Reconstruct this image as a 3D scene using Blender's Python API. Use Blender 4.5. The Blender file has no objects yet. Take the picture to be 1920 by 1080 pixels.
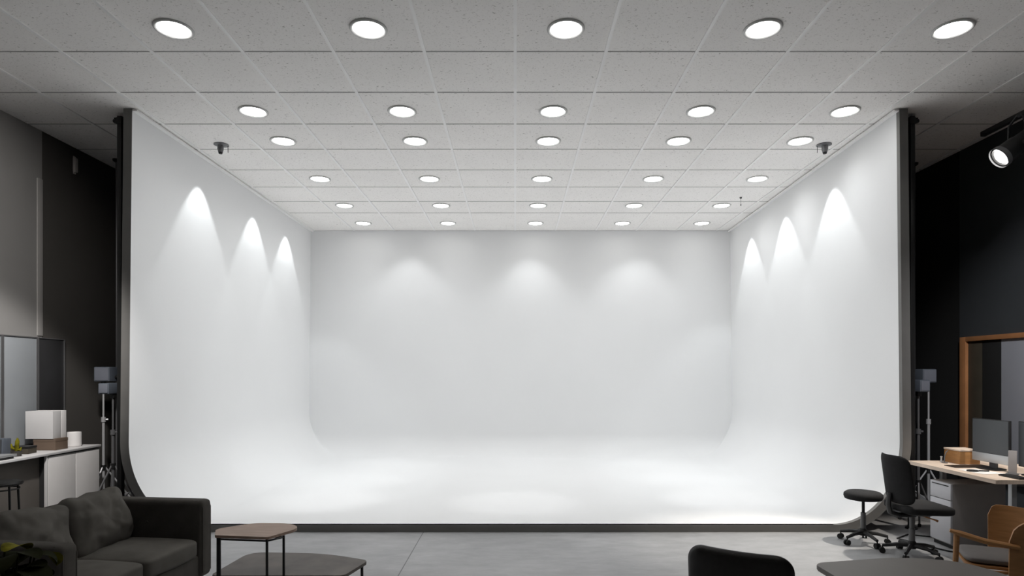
import bpy, bmesh, math, random
from mathutils import Vector, Matrix, noise
random.seed(7)
PI = math.pi
S = bpy.context.scene
COL = S.collection

# ------------------------------------------------------------------ camera / world / exposure
F_PX = 1172.0            # focal length in pixels of the 1920 px wide frame
CAM_Z = 1.67
cam_d = bpy.data.cameras.new('camera'); cam = bpy.data.objects.new('camera', cam_d); COL.objects.link(cam)
cam_d.sensor_width = 36.0; cam_d.lens = F_PX / 1920 * 36.0
cam_d.shift_x = -6 / 1920; cam_d.shift_y = 160 / 1920
cam_d.clip_start = 0.05; cam_d.clip_end = 100
cam.location = (0, 0, CAM_Z); cam.rotation_euler = (PI / 2, 0, 0)
S.camera = cam
w = bpy.data.worlds.new('world'); S.world = w; w.use_nodes = True
w.node_tree.nodes['Background'].inputs[0].default_value = (0.6, 0.65, 0.7, 1)
w.node_tree.nodes['Background'].inputs[1].default_value = 0.0
S.view_settings.view_transform = 'Standard'; S.view_settings.look = 'None'
S.view_settings.exposure = 0.0; S.view_settings.gamma = 1.0; S.view_settings.use_curve_mapping = False
S.cycles.diffuse_bounces = 8; S.cycles.max_bounces = 12

# power of the lamps (W)
E_INNER, E_FRONT, E_NEAR, E_WASH, E_BACKWASH, E_POOL = 22, 24, 28, 48, 24, 85

# room measures (m); Y is the depth away from the camera
CEIL = 4.46; XL, XR = -5.45, 5.58; YB, YF = 14.6, -3.2
CF, CB = 6.58, 12.2; CZ = 0.075            # cyclorama front, back, floor height
TILE = 0.7864

# ------------------------------------------------------------------ materials
def mat(name, col, rough=0.6, metal=0.0, var=0.06, scale=6.0, bump=0.0, bscale=60.0, spec=0.5, emit=None, estr=0.0, stretch=None, coat=0.0):
    m = bpy.data.materials.new(name); m.use_nodes = True
    nt = m.node_tree; b = nt.nodes['Principled BSDF']
    tc = nt.nodes.new('ShaderNodeTexCoord')
    src = tc.outputs['Object']
    if stretch:
        mp = nt.nodes.new('ShaderNodeMapping'); mp.inputs['Scale'].default_value = stretch
        nt.links.new(src, mp.inputs[0]); src = mp.outputs[0]
    n = nt.nodes.new('ShaderNodeTexNoise'); n.inputs['Scale'].default_value = scale; n.inputs['Detail'].default_value = 5
    nt.links.new(src, n.inputs['Vector'])
    r = nt.nodes.new('ShaderNodeValToRGB')
    r.color_ramp.elements[0].position = 0.3; r.color_ramp.elements[1].position = 0.7
    r.color_ramp.elements[0].color = tuple(c * (1 - var) for c in col) + (1,)
    r.color_ramp.elements[1].color = tuple(min(1, c * (1 + var)) for c in col) + (1,)
    nt.links.new(n.outputs[0], r.inputs[0]); nt.links.new(r.outputs[0], b.inputs['Base Color'])
    b.inputs['Roughness'].default_value = rough; b.inputs['Metallic'].default_value = metal
    b.inputs['Specular IOR Level'].default_value = spec
    if coat: b.inputs['Coat Weight'].default_value = coat
    if bump:
        n2 = nt.nodes.new('ShaderNodeTexNoise'); n2.inputs['Scale'].default_value = bscale
        nt.links.new(src, n2.inputs['Vector'])
        bp = nt.nodes.new('ShaderNodeBump'); bp.inputs['Strength'].default_value = bump; bp.inputs['Distance'].default_value = 0.01
        nt.links.new(n2.outputs[0], bp.inputs['Height']); nt.links.new(bp.outputs[0], b.inputs['Normal'])
    if emit:
        b.inputs['Emission Color'].default_value = emit + (1,); b.inputs['Emission Strength'].default_value = estr
    return m

def mat_ceiling():
    m = mat('ceiling_tile', (0.93, 0.91, 0.89), 0.95, var=0.02, scale=1.5, spec=0.1)
    nt = m.node_tree; b = nt.nodes['Principled BSDF']; tc = nt.nodes['Texture Coordinate']
    old = b.inputs['Base Color'].links[0].from_socket
    fac = []
    for sc, lo, hi, st in ((34, 0.70, 0.74, (1, 1, 1)), (26, 0.66, 0.70, (1, 2.6, 1)), (90, 0.62, 0.70, (1, 1, 1))):
        mp = nt.nodes.new('ShaderNodeMapping'); mp.inputs['Scale'].default_value = st
        nt.links.new(tc.outputs['Object'], mp.inputs[0])
        n = nt.nodes.new('ShaderNodeTexNoise'); n.inputs['Scale'].default_value = sc; n.inputs['Detail'].default_value = 2
        nt.links.new(mp.outputs[0], n.inputs['Vector'])
        r = nt.nodes.new('ShaderNodeMapRange'); r.inputs[1].default_value = lo; r.inputs[2].default_value = hi
        nt.links.new(n.outputs[0], r.inputs[0]); fac.append(r.outputs[0])
    mx = nt.nodes.new('ShaderNodeMath'); mx.operation = 'MAXIMUM'; nt.links.new(fac[0], mx.inputs[0]); nt.links.new(fac[1], mx.inputs[1])
    ml = nt.nodes.new('ShaderNodeMath'); ml.operation = 'MULTIPLY'; ml.inputs[1].default_value = 0.5; nt.links.new(fac[2], ml.inputs[0])
    m2 = nt.nodes.new('ShaderNodeMath'); m2.operation = 'MAXIMUM'; nt.links.new(mx.outputs[0], m2.inputs[0]); nt.links.new(ml.outputs[0], m2.inputs[1])
    mix = nt.nodes.new('ShaderNodeMixRGB'); mix.inputs[2].default_value = (0.54, 0.52, 0.50, 1)
    nt.links.new(m2.outputs[0], mix.inputs[0]); nt.links.new(old, mix.inputs[1]); nt.links.new(mix.outputs[0], b.inputs['Base Color'])
    return m

def mat_floor():
    m = mat('concrete', (0.35, 0.352, 0.358), 0.42, var=0.16, scale=0.9, bump=0.05, bscale=30, spec=0.4)
    nt = m.node_tree; b = nt.nodes['Principled BSDF']; tc = nt.nodes['Texture Coordinate']
    old = b.inputs['Base Color'].links[0].from_socket
    mp = nt.nodes.new('ShaderNodeMapping'); mp.inputs['Scale'].default_value = (1, 2.2, 1)
    nt.links.new(tc.outputs['Object'], mp.inputs[0])
    n = nt.nodes.new('ShaderNodeTexNoise'); n.inputs['Scale'].default_value = 3.2; n.inputs['Detail'].default_value = 8; n.inputs['Roughness'].default_value = 0.7
    nt.links.new(mp.outputs[0], n.inputs['Vector'])
    r = nt.nodes.new('ShaderNodeMapRange'); r.inputs[1].default_value = 0.35; r.inputs[2].default_value = 0.7; r.inputs[3].default_value = 0.88; r.inputs[4].default_value = 1.14
    nt.links.new(n.outputs[0], r.inputs[0])
    mul = nt.nodes.new('ShaderNodeVectorMath'); mul.operation = 'SCALE'
    nt.links.new(old, mul.inputs[0]); nt.links.new(r.outputs[0], mul.inputs['Scale']); last = mul.outputs[0]
    sep = nt.nodes.new('ShaderNodeSeparateXYZ'); nt.links.new(tc.outputs['Object'], sep.inputs[0])
    for ax, off, per in ((0, 0.97 + 60, 6.0), (1, 2.45 + 60, 6.0)):     # saw-cut joints
        a = nt.nodes.new('ShaderNodeMath'); a.operation = 'ADD'; a.inputs[1].default_value = off; nt.links.new(sep.outputs[ax], a.inputs[0])
        mo = nt.nodes.new('ShaderNodeMath'); mo.operation = 'MODULO'; mo.inputs[1].default_value = per; nt.links.new(a.outputs[0], mo.inputs[0])
        lt = nt.nodes.new('ShaderNodeMath'); lt.operation = 'LESS_THAN'; lt.inputs[1].default_value = 0.009; nt.links.new(mo.outputs[0], lt.inputs[0])
        mx = nt.nodes.new('ShaderNodeMixRGB'); mx.inputs[2].default_value = (0.12, 0.12, 0.12, 1)
        nt.links.new(lt.outputs[0], mx.inputs[0]); nt.links.new(last, mx.inputs[1]); last = mx.outputs[0]
    nt.links.new(last, b.inputs['Base Color'])
    return m

M = {
 'ceil': mat_ceiling(), 'floor': mat_floor(),
 'gap': mat('grey_cross_bar', (0.40, 0.39, 0.38), 0.6, var=0.02),
 'tbar': mat('grid_enamel', (0.93, 0.92, 0.91), 0.3, var=0.02),
 'wall_grey': mat('grey_paint', (0.25, 0.244, 0.238), 0.8, var=0.03, scale=2),
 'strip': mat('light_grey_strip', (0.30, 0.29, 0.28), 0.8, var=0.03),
 'headpanel': mat('dim_blue_panel', (0.15, 0.16, 0.19), 0.5, var=0.04),
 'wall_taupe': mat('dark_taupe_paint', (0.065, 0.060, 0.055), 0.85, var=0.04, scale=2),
 'wall_dark': mat('charcoal_paint', (0.045, 0.050, 0.055), 0.7, var=0.06, scale=2),
 'wall_black': mat('black_paint_and_shade', (0.010, 0.010, 0.010), 0.9, var=0.05, scale=2),
 'cyc': mat('white_matt_paint', (0.81, 0.815, 0.82), 0.75, var=0.012, scale=0.7, spec=0.2),
 'rim': mat('grey_edge_board', (0.165, 0.161, 0.154), 0.6, var=0.05),
 'skin': mat('black_backing', (0.012, 0.012, 0.012), 0.8),
 'ring': mat('satin_trim_ring', (0.60, 0.60, 0.59), 0.45, metal=0.0, var=0.03),
 'lens': mat('lit_diffuser', (0.9, 0.9, 0.9), 0.4, emit=(1.0, 0.99, 0.97), estr=14.0),
 'black': mat('black_metal', (0.012, 0.012, 0.012), 0.45, spec=0.4),
 'plastic': mat('black_plastic', (0.016, 0.016, 0.017), 0.5, spec=0.4),
 'rubber': mat('rubber', (0.01, 0.01, 0.01), 0.8),
 'chrome': mat('stand_steel', (0.50, 0.50, 0.51), 0.4, metal=0.3, var=0.03),
 'dimsteel': mat('dim_steel', (0.15, 0.15, 0.155), 0.4, metal=0.4, var=0.03),
 'sofa': mat('charcoal_weave', (0.075, 0.069, 0.062), 0.9, var=0.12, scale=9, bump=0.35, bscale=420, spec=0.15),
 'sofacush': mat('charcoal_cushion_weave', (0.105, 0.098, 0.088), 0.9, var=0.15, scale=7, bump=0.35, bscale=420, spec=0.15),
 'chairfab': mat('black_upholstery', (0.020, 0.020, 0.021), 0.8, var=0.1, scale=30, bump=0.2, bscale=500, spec=0.2),
 'leather': mat('black_leather', (0.012, 0.011, 0.010), 0.45, var=0.1, scale=30, bump=0.1, bscale=200, spec=0.4),
 'walnut': mat('walnut_veneer', (0.32, 0.225, 0.175), 0.5, var=0.18, scale=5, stretch=(1.2, 9, 1), spec=0.3),
 'greystone': mat('mottled_grey_brown_top', (0.092, 0.077, 0.064), 0.5, var=0.32, scale=5, spec=0.35),
 'greytop': mat('grey_laminate', (0.175, 0.16, 0.15), 0.45, var=0.04, spec=0.35),
 'oak': mat('pale_oak', (0.66, 0.54, 0.44), 0.5, var=0.10, scale=4, stretch=(9, 1.2, 1), spec=0.3),
 'ply': mat('honey_plywood', (0.36, 0.18, 0.07), 0.45, var=0.15, scale=5, stretch=(1, 1, 8), spec=0.35),
 'ply_dark': mat('dark_plywood', (0.12, 0.05, 0.022), 0.45, var=0.15, scale=5, stretch=(1, 1, 8), spec=0.35),
 'framewood': mat('orange_wood_frame', (0.42, 0.19, 0.08), 0.5, var=0.12, scale=6, spec=0.3),
 'white': mat('white_lacquer', (0.82, 0.80, 0.79), 0.45, var=0.02),
 'offwhite': mat('off_white_laminate', (0.66, 0.65, 0.65), 0.5, var=0.02),
 'cabinet': mat('pale_grey_steel', (0.55, 0.55, 0.58), 0.5, var=0.03),
 'cabside': mat('warm_grey_steel', (0.30, 0.28, 0.27), 0.6, var=0.03),
 'taupe': mat('taupe_panel', (0.12, 0.108, 0.096), 0.7, var=0.04),
 'bluegrey': mat('blue_grey_panel', (0.29, 0.31, 0.33), 0.6, var=0.04, scale=2),
 'bluegrey2': mat('steel_blue_panel', (0.36, 0.37, 0.41), 0.55, var=0.04, scale=2),
 'charpanel': mat('charcoal_panel', (0.032, 0.032, 0.034), 0.4, var=0.05),
 'brown': mat('brown_card', (0.15, 0.105, 0.075), 0.7, var=0.1),
 'darkbrown': mat('dark_brown_panel', (0.06, 0.05, 0.035), 0.6, var=0.1),
 'boxwood': mat('amber_wood', (0.34, 0.17, 0.06), 0.5, var=0.15, scale=8, stretch=(1, 1, 7)),
 'screen': mat('switched_off_screen', (0.055, 0.06, 0.065), 0.35, var=0.02, spec=0.5),
 'alu': mat('aluminium', (0.50, 0.51, 0.52), 0.35, metal=0.5, var=0.02),
 'softbox': mat('grey_blue_housing', (0.10, 0.115, 0.14), 0.5, var=0.06),
 'paper': mat('white_paper', (0.75, 0.74, 0.72), 0.8, var=0.02),
 'darkleaf': mat('dark_leaf', (0.012, 0.013, 0.005), 0.85, var=0.3, scale=12, spec=0.05),
 'leaf': mat('yellow_green_leaf', (0.16, 0.145, 0.010), 0.8, var=0.6, scale=14, spec=0.1),
 'pot': mat('dark_clay', (0.05, 0.045, 0.04), 0.7),
 'soil': mat('potting_soil', (0.02, 0.015, 0.01), 0.95, bump=0.5),
 'glasslens': mat('lit_spot_lens', (0.9, 0.9, 0.9), 0.3, emit=(1.0, 0.98, 0.95), estr=9.0),
 'amberled': mat('amber_indicator', (0.4, 0.15, 0.03), 0.4, emit=(1.0, 0.35, 0.05), estr=1.2),
 'pale_fix': mat('pale_fixture', (0.50, 0.47, 0.45), 0.5),
 'seatpad': mat('grey_seat_pad', (0.14, 0.13, 0.125), 0.85, var=0.08),
}

# ------------------------------------------------------------------ geometry helpers
def new(): return bmesh.new()

def obj(name, bm, m, parent=None, smooth=True, ang=35, loc=None):
    bm.normal_update()
    me = bpy.data.meshes.new(name)
    bmesh.ops.recalc_face_normals(bm, faces=bm.faces[:])
    for f in bm.faces: f.smooth = smooth
    if smooth:
        for e in bm.edges:
            if len(e.link_faces) == 2 and e.calc_face_angle(0) > math.radians(ang): e.smooth = False
    bm.to_mesh(me); bm.free()
    me.materials.append(M[m] if isinstance(m, str) else m)
    o = bpy.data.objects.new(name, me); COL.objects.link(o)
    if parent: o.parent = parent
    if loc: o.location = loc
    return o

def tag(o, label, cat, group=None, kind=None):
    o['label'] = label; o['category'] = cat
    if group: o['group'] = group
    if kind: o['kind'] = kind
    return o

def thing(name, label, cat, loc=(0, 0, 0), rz=0, group=None):
    o = bpy.data.objects.new(name, None); COL.objects.link(o); o.empty_display_size = 0.1
    o.location = loc; o.rotation_euler = (0, 0, rz)
    return tag(o, label, cat, group)

def struct(name, bm, m, parent=None, **k):
    o = obj(name, bm, m, parent, **k); o['kind'] = 'structure'; return o

def dup(root, loc, rz, label, group=None):
    r = root.copy(); COL.objects.link(r); r.location = loc; r.rotation_euler = (0, 0, rz); r['label'] = label
    if group: r['group'] = group
    for ch in list(root.children):
        c = ch.copy(); COL.objects.link(c); c.parent = r
        for g in ch.children:
            d = g.copy(); COL.objects.link(d); d.parent = c
    return r

def box(bm, lo, hi, bev=0.0, mx=None, seg=2):
    g = bmesh.ops.create_cube(bm, size=1)
    vs = g['verts']
    for v in vs:
        v.co = Vector([lo[i] + (v.co[i] + 0.5) * (hi[i] - lo[i]) for i in range(3)])
    if bev:
        es = list({e for v in vs for e in v.link_edges})
        r = bmesh.ops.bevel(bm, geom=es, offset=bev, segments=seg, affect='EDGES', profile=0.6)
        vs = list({v for f in r['faces'] for v in f.verts} | {v for v in vs if v.is_valid})
    if mx is not None:
        for v in set(vs): v.co = mx @ v.co
    return vs

def tube(bm, pts, r, seg=12, cap=True, sx=1.0, up=None):
    """swept tube through pts; r a number or a list"""
    pts = [Vector(p) for p in pts]; n = len(pts)
    rr = r if isinstance(r, (list, tuple)) else [r] * n
    rings = []; ref = None
    for i, p in enumerate(pts):
        t = (pts[min(i + 1, n - 1)] - pts[max(i - 1, 0)]).normalized()
        if ref is None:
            ref = Vector(up) if up else (Vector((0, 0, 1)) if abs(t.z) < 0.9 else Vector((0, 1, 0)))
        a = (ref - t * ref.dot(t)).normalized(); b = t.cross(a); ref = a
        rings.append([bm.verts.new(p + (a * math.cos(2 * PI * k / seg) + b * sx * math.sin(2 * PI * k / seg)) * rr[i]) for k in range(seg)])
    for i in range(n - 1):
        for k in range(seg):
            bm.faces.new((rings[i][k], rings[i][(k + 1) % seg], rings[i + 1][(k + 1) % seg], rings[i + 1][k]))
    if cap:
        bm.faces.new(rings[0][::-1]); bm.faces.new(rings[-1])

def lathe(bm, prof, seg=32, c=(0, 0, 0), mx=None):
    """prof: list of (radius, z)"""
    c = Vector(c); rings = []
    for r, z in prof:
        if r < 1e-6: rings.append([bm.verts.new(Vector((0, 0, z)))])
        else: rings.append([bm.verts.new(Vector((r * math.cos(2 * PI * k / seg), r * math.sin(2 * PI * k / seg), z))) for k in range(seg)])
    for a, b in zip(rings, rings[1:]):
        for k in range(seg):
            k2 = (k + 1) % seg
            if len(a) == 1 and len(b) == 1: continue
            if len(a) == 1: bm.faces.new((a[0], b[k], b[k2]))
            elif len(b) == 1: bm.faces.new((a[k], a[k2], b[0]))
            else: bm.faces.new((a[k], a[k2], b[k2], b[k]))
    for r in rings:
        for v in r: v.co = (mx @ v.co if mx is not None else v.co) + c

def rounded(pts, r, n=6):
    """round the corners of a 2D polygon"""
    out = []; N = len(pts)
    rs = r if isinstance(r, (list, tuple)) else [r] * N
    for i in range(N):
        p = Vector(pts[i]); a = (Vector(pts[i - 1]) - p); b = (Vector(pts[(i + 1) % N]) - p)
        q = min(rs[i], a.length * 0.49, b.length * 0.49); a = p + a.normalized() * q; b = p + b.normalized() * q
        for k in range(n + 1):
            t = k / n
            out.append((a * (1 - t) ** 2 + p * 2 * t * (1 - t) + b * t * t)[:])
    return out

def prism(bm, poly, z0, z1, bev=0.0, mx=None):
    lo = [bm.verts.new((x, y, z0)) for x, y in poly]; hi = [bm.verts.new((x, y, z1)) for x, y in poly]
    n = len(poly); fs = [bm.faces.new(lo[::-1]), bm.faces.new(hi)]
    for i in range(n): fs.append(bm.faces.new((lo[i], lo[(i + 1) % n], hi[(i + 1) % n], hi[i])))
    vs = set(lo + hi)
    if bev:
        es = [e for f in fs[:2] for e in f.edges]
        r = bmesh.ops.bevel(bm, geom=es, offset=bev, segments=2, affect='EDGES')
        vs = {v for f in r['faces'] for v in f.verts} | {v for v in vs if v.is_valid}
    if mx is not None:
        for v in vs: v.co = mx @ v.co

def sgp(v, e): return math.copysign(abs(v) ** e, v)
def cushion(bm, c, s, e1=0.35, e2=0.35, puff=0.0, wr=0.0, seed=0.0, mx=None, nu=56, nv=32, wsc=4.0):
    """superellipsoid pillow; s half sizes; local thin axis is z unless mx turns it"""
    rings = []
    for j in range(nv + 1):
        v = -PI / 2 + PI * j / nv; row = []
        for i in range(nu):
            u = 2 * PI * i / nu
            x = sgp(math.cos(v), e1) * sgp(math.cos(u), e2); y = sgp(math.cos(v), e1) * sgp(math.sin(u), e2); z = sgp(math.sin(v), e1)
            k = 1 + puff * (1 - x * x) * (1 - y * y)
            p = Vector((x * s[0], y * s[1], z * s[2] * k))
            if wr:
                q = Vector((p.x, p.y, p.z * 0.6)) * wsc + Vector((seed, seed * 2, 0))
                p += Vector((x, y, z)).normalized() * wr * (noise.noise(q) + 0.5 * noise.noise(q * 2.3))
            if mx is not None: p = mx @ p
            row.append(bm.verts.new(p + Vector(c)))
            if j in (0, nv): break
        rings.append(row)
    for a, b in zip(rings, rings[1:]):
        for k in range(nu):
            k2 = (k + 1) % nu
            if len(a) == 1: bm.faces.new((a[0], b[k2], b[k]))
            elif len(b) == 1: bm.faces.new((a[k], a[k2], b[0]))
            else: bm.faces.new((a[k], a[k2], b[k2], b[k]))

def lamp(name, kind, loc, energy, target=None, **k):
    l = bpy.data.lights.new(name, kind); l.energy = energy
    for a, b in k.items(): setattr(l, a, b)
    o = bpy.data.objects.new(name, l); COL.objects.link(o); o.location = loc
    if target is not None:
        o.rotation_euler = (Vector(target) - Vector(loc)).to_track_quat('-Z', 'Y').to_euler()
    return o

def pw(px, py, d):   # a place in the photo, at depth d
    return ((px - 966) / F_PX * d, d, CAM_Z - (py - 700) / F_PX * d)

# ------------------------------------------------------------------ room shell
bm = new(); box(bm, (XL, YF, -0.2), (XR, YB, 0)); struct('floor', bm, 'floor', smooth=False)
bm = new(); box(bm, (XL, YF, CEIL), (XR, YB, CEIL + 0.2)); struct('ceiling', bm, 'ceil', smooth=False)
bm = new(); box(bm, (XL - 0.2, YF - 0.2, -0.2), (XL, 7.20, CEIL + 0.2)); struct('wall_left', bm, 'wall_grey', smooth=False)
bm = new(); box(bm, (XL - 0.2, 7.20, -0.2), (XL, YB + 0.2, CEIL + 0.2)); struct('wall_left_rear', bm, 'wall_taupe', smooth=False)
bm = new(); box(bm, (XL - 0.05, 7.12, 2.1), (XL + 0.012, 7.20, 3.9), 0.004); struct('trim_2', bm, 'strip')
bm = new(); box(bm, (XR, 7.85, -0.2), (XR + 0.2, YB + 0.2, CEIL + 0.2)); struct('wall_right_rear', bm, 'wall_black', smooth=False)  # black colour here stands in for light fading along the right wall
bm = new(); box(bm, (XR, YF - 0.2, -0.2), (XR + 0.2, 7.85, CEIL + 0.2)); struct('wall_right', bm, 'wall_dark', smooth=False)
bm = new(); box(bm, (XL, YB, -0.2), (XR, YB + 0.2, CEIL + 0.2)); struct('wall_back', bm, 'wall_black', smooth=False)
bm = new(); box(bm, (XL, YF - 0.2, -0.2), (XR, YF, CEIL + 0.2)); struct('wall_front', bm, 'wall_dark', smooth=False)

# suspended ceiling grid
bm = new()
xs = [TILE * k for k in range(-6, 8)]
for x in xs:
    if XL < x < XR: box(bm, (x - 0.014, YF, CEIL - 0.010), (x + 0.014, YB, CEIL - 0.0005))
ys = [5.42 + TILE * k for k in range(-10, 7)] + [10.86]
struct('trim_1', bm, 'tbar', smooth=False)
bm = new()
for y in ys: box(bm, (XL, y - 0.007, CEIL - 0.003), (XR, y + 0.007, CEIL - 0.0005))
struct('trim_3', bm, 'gap', smooth=False)

# ------------------------------------------------------------------ cyclorama
def xl(y): return -4.031 + 0.044 * (y - CF) / (CB - CF)
def xr(y): return 4.042 + 0.153 * (y - CF) / (CB - CF)
RX, RZ = 0.72, 0.87
def profile(y, off=0.0):
    """points of the U section from the left wall top, over the floor, to the right wall top"""
    L, R = xl(y), xr(y); pts = []
    zt = CEIL - 0.004
    def splay(z): return 0.045 * (1 - min(1, (z - CZ) / (zt - CZ)))
    zc = CZ + RZ
    left = []
    for k in range(9):
        z = zt + (zc - zt) * k / 8; left.append((-splay(z) - off, z))
    s0 = splay(zc)
    for k in range(1, 25):
        a = PI / 2 * k / 24
        left.append((-s0 + RX - (RX + off) * math.cos(a), max(zc - (RZ + off) * math.sin(a), 0.002 if off else -9)))
    pts = [(L + dx, z) for dx, z in left]
    flo = 0.002 if off else CZ
    a0, a1 = pts[-1][0], R - (left[-1][0])
    for k in range(1, 24): pts.append((a0 + (a1 - a0) * k / 24, flo))
    pts += [(R - dx, z) for dx, z in reversed(left)]
    return pts
cyc = thing('cyclorama', 'large white three-sided cyclorama with coved floor filling the middle of the studio', 'studio backdrop', (0, CF, 0))
RB = 0.42
bm = new(); rows = []
yy = [CF + (CB - RB - CF) * k / 20 for k in range(21)] + [CB - RB + RB * math.sin(PI / 2 * k / 16) for k in range(1, 17)]
for y in yy:
    t = max(0, y - (CB - RB)); zb = CZ + RB - math.sqrt(max(0, RB * RB - t * t))
    rows.append([bm.verts.new((x, y - CF, max(z, zb))) for x, z in profile(y)])
for a, b in zip(rows, rows[1:]):
    for i in range(len(a) - 1): bm.faces.new((a[i], a[i + 1], b[i + 1], b[i]))
# back wall closes the last row, facing the room
last = rows[-1]; n = len(last)
top = [bm.verts.new((v.co.x, CB - CF, CEIL - 0.004)) for v in last[8:n - 8]]
inner = last[8:n - 8]
for i in range(len(inner) - 1):
    bm.faces.new((inner[i], inner[i + 1], top[i + 1], top[i]))
bmesh.ops.remove_doubles(bm, verts=bm.verts[:], dist=0.0005)
bmesh.ops.dissolve_degenerate(bm, edges=bm.edges[:], dist=0.0005)
obj('white_cove', bm, 'cyc', cyc, ang=38)
# grey edge board (front rim) and black backing
TH = 0.09
bm = new(); A = profile(CF); B = profile(CF, TH)
for y0, y1 in ((-0.004, 0.05),):
    rr = [[bm.verts.new((x, yv, z)) for x, z in P] for P, yv in ((A, y0), (B, y0), (B, y1), (A, y1))]
    for a, b in zip(rr, rr[1:] + rr[:1]):
        for i in range(len(a) - 1): bm.faces.new((a[i], a[i + 1], b[i + 1], b[i]))
    bm.faces.new([r[0] for r in rr]); bm.faces.new([r[-1] for r in rr][::-1])
obj('edge_board', bm, 'rim', cyc, ang=30)
bm = new()
rows = []
for y in (CF + 0.05, CF + 2.5, CB - 0.5, CB + TH):
    rows.append([bm.verts.new((x, y - CF, z)) for x, z in profile(min(y, CB), TH)])
for a, b in zip(rows, rows[1:]):
    for i in range(len(a) - 1): bm.faces.new((a[i], a[i + 1], b[i + 1], b[i]))
obj('black_backing', bm, 'skin', cyc)
bm = new(); box(bm, (xl(CB) - TH, CB - CF + 0.02, 0.002), (xr(CB) + TH, CB - CF + TH, CEIL - 0.01))
obj('rear_backing', bm, 'skin', cyc)
# slim channel where the walls meet the ceiling
for fx, sg in ((xl, 1), (xr, -1)):
    pts = [(fx(y), y - CF) for y in (CF, CB)]
    poly = [(pts[0][0], pts[0][1]), (pts[0][0] + sg * 0.05, pts[0][1]), (pts[1][0] + sg * 0.05, pts[1][1]), (pts[1][0], pts[1][1])]
    bm = new(); prism(bm, poly, CEIL - 0.03, CEIL - 0.012)
    obj('ceiling_channel', bm, 'tbar', cyc, smooth=False)

# ------------------------------------------------------------------ downlights
LX = [-2.775, -1.19, 0.40, 2.0, 3.545]
ROWS = [5.06, 6.65, 7.50, 8.96, 10.38, 11.60]
rowname = ['in the nearest row', 'in the second row', 'in the third row', 'in the fourth row', 'in the fifth row', 'in the last row by the back wall']
colname = ['far left', 'centre left', 'middle', 'centre right', 'far right']
dl = thing('downlight', '', 'ceiling light', (LX[0], ROWS[0], CEIL))
bm = new(); lathe(bm, [(0.152, 0.0), (0.153, -0.007), (0.149, -0.013), (0.143, -0.016), (0.138, -0.016), (0.119, -0.006), (0.118, 0.0)], 48)
obj('trim_ring', bm, 'ring', dl, ang=60)
bm = new(); lathe(bm, [(0.121, -0.004), (0.112, -0.009), (0.09, -0.012), (0.0, -0.013)], 48)
obj('lens', bm, 'lens', dl, ang=60)
for j, y in enumerate(ROWS):
    for i, x in enumerate(LX):
        x2 = ((326, 691, 1061, 1430, 1786), (475, 754, 1037, 1314, 1584), (531, 778, 1028, 1272, 1500), (600, 805, 1016, 1225, 1420), (646, 827, 1009, 1189, 1353), (681, 840, 1004, 1167, 1316))[j][i]
        x2 = (x2 - 966) / F_PX * y
        lab = 'round lit ceiling downlight, %s one %s' % (colname[i], rowname[j])
        if i == 0 and j == 0: o = dl; o.location.x = x2; o['label'] = lab
        else: o = dup(dl, (x2, y, CEIL), 0, lab)
        o['group'] = 'round downlights in the tiled ceiling'
        e = E_FRONT if j == 0 else (E_INNER * (0.3, 0.12, 1.0, 1.0, 0.95, 0.4)[j])
        lamp('downlight_beam', 'SPOT', (x2, y, CEIL - 0.06), e, spot_size=math.radians(100 if j == 5 else 168 if j else 150), spot_blend=1.0, shadow_soft_size=0.10, color=(1.0, 0.985, 0.965) if j == 0 else (0.97, 0.99, 1.0))
# the rows above and behind the camera (out of the picture)
for y in (1.9, -0.5):
    for x in (LX[1], LX[3]):
        lamp('room_beam', 'SPOT', (x, y, CEIL - 0.06), E_NEAR, spot_size=math.radians(140), spot_blend=1.0, shadow_soft_size=0.1, color=(1, 0.97, 0.93))
lamp('side_fill', 'SPOT', (-3.4, 4.5, CEIL - 0.08), 680, target=(-5.23, 6.75, 1.2), spot_size=math.radians(35), spot_blend=0.55, shadow_soft_size=0.12, color=(1, 0.965, 0.93))  # added fill without a fixture, brightens the counter and left wall
lamp('side_fill', 'SPOT', (-3.0, 3.0, CEIL - 0.08), 560, target=(-5.45, 5.7, 3.2), spot_size=math.radians(48), spot_blend=1.0, shadow_soft_size=0.12, color=(1, 0.965, 0.93))  # second added fill, lifts the upper front of the left wall
lamp('side_fill', 'SPOT', (3.0, 3.2, CEIL - 0.08), 620, target=(5.5, 6.0, 1.8), spot_size=math.radians(50), spot_blend=0.8, shadow_soft_size=0.12, color=(0.98, 0.98, 1.0))  # added fill for the right wall, not one of the downlights

# wall washers close to the cyclorama walls
for d, a in ((7.95, 0.26), (9.57, 0.25), (10.9, 0.25)):
    lamp('wall_washer', 'SPOT', (xl(d) + a, d, CEIL - 0.03), E_WASH, spot_size=math.radians(69), spot_blend=0.3, shadow_soft_size=0.015, color=(0.95, 0.99, 1.0))
for d, a in ((7.95 * 4.06 / 4.02, 0.26), (9.55, 0.25), (11.05, 0.25)):
    lamp('wall_washer', 'SPOT', (xr(d) - a, d, CEIL - 0.03), E_WASH, spot_size=math.radians(69), spot_blend=0.3, shadow_soft_size=0.015, color=(0.95, 0.99, 1.0))
for x in (-2.04, 0.28, 2.38):
    lamp('wall_washer', 'SPOT', (x, CB - 0.54, CEIL - 0.04), E_BACKWASH, spot_size=math.radians(100), spot_blend=0.7, shadow_soft_size=0.05, color=(0.97, 0.99, 1.0))
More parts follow.
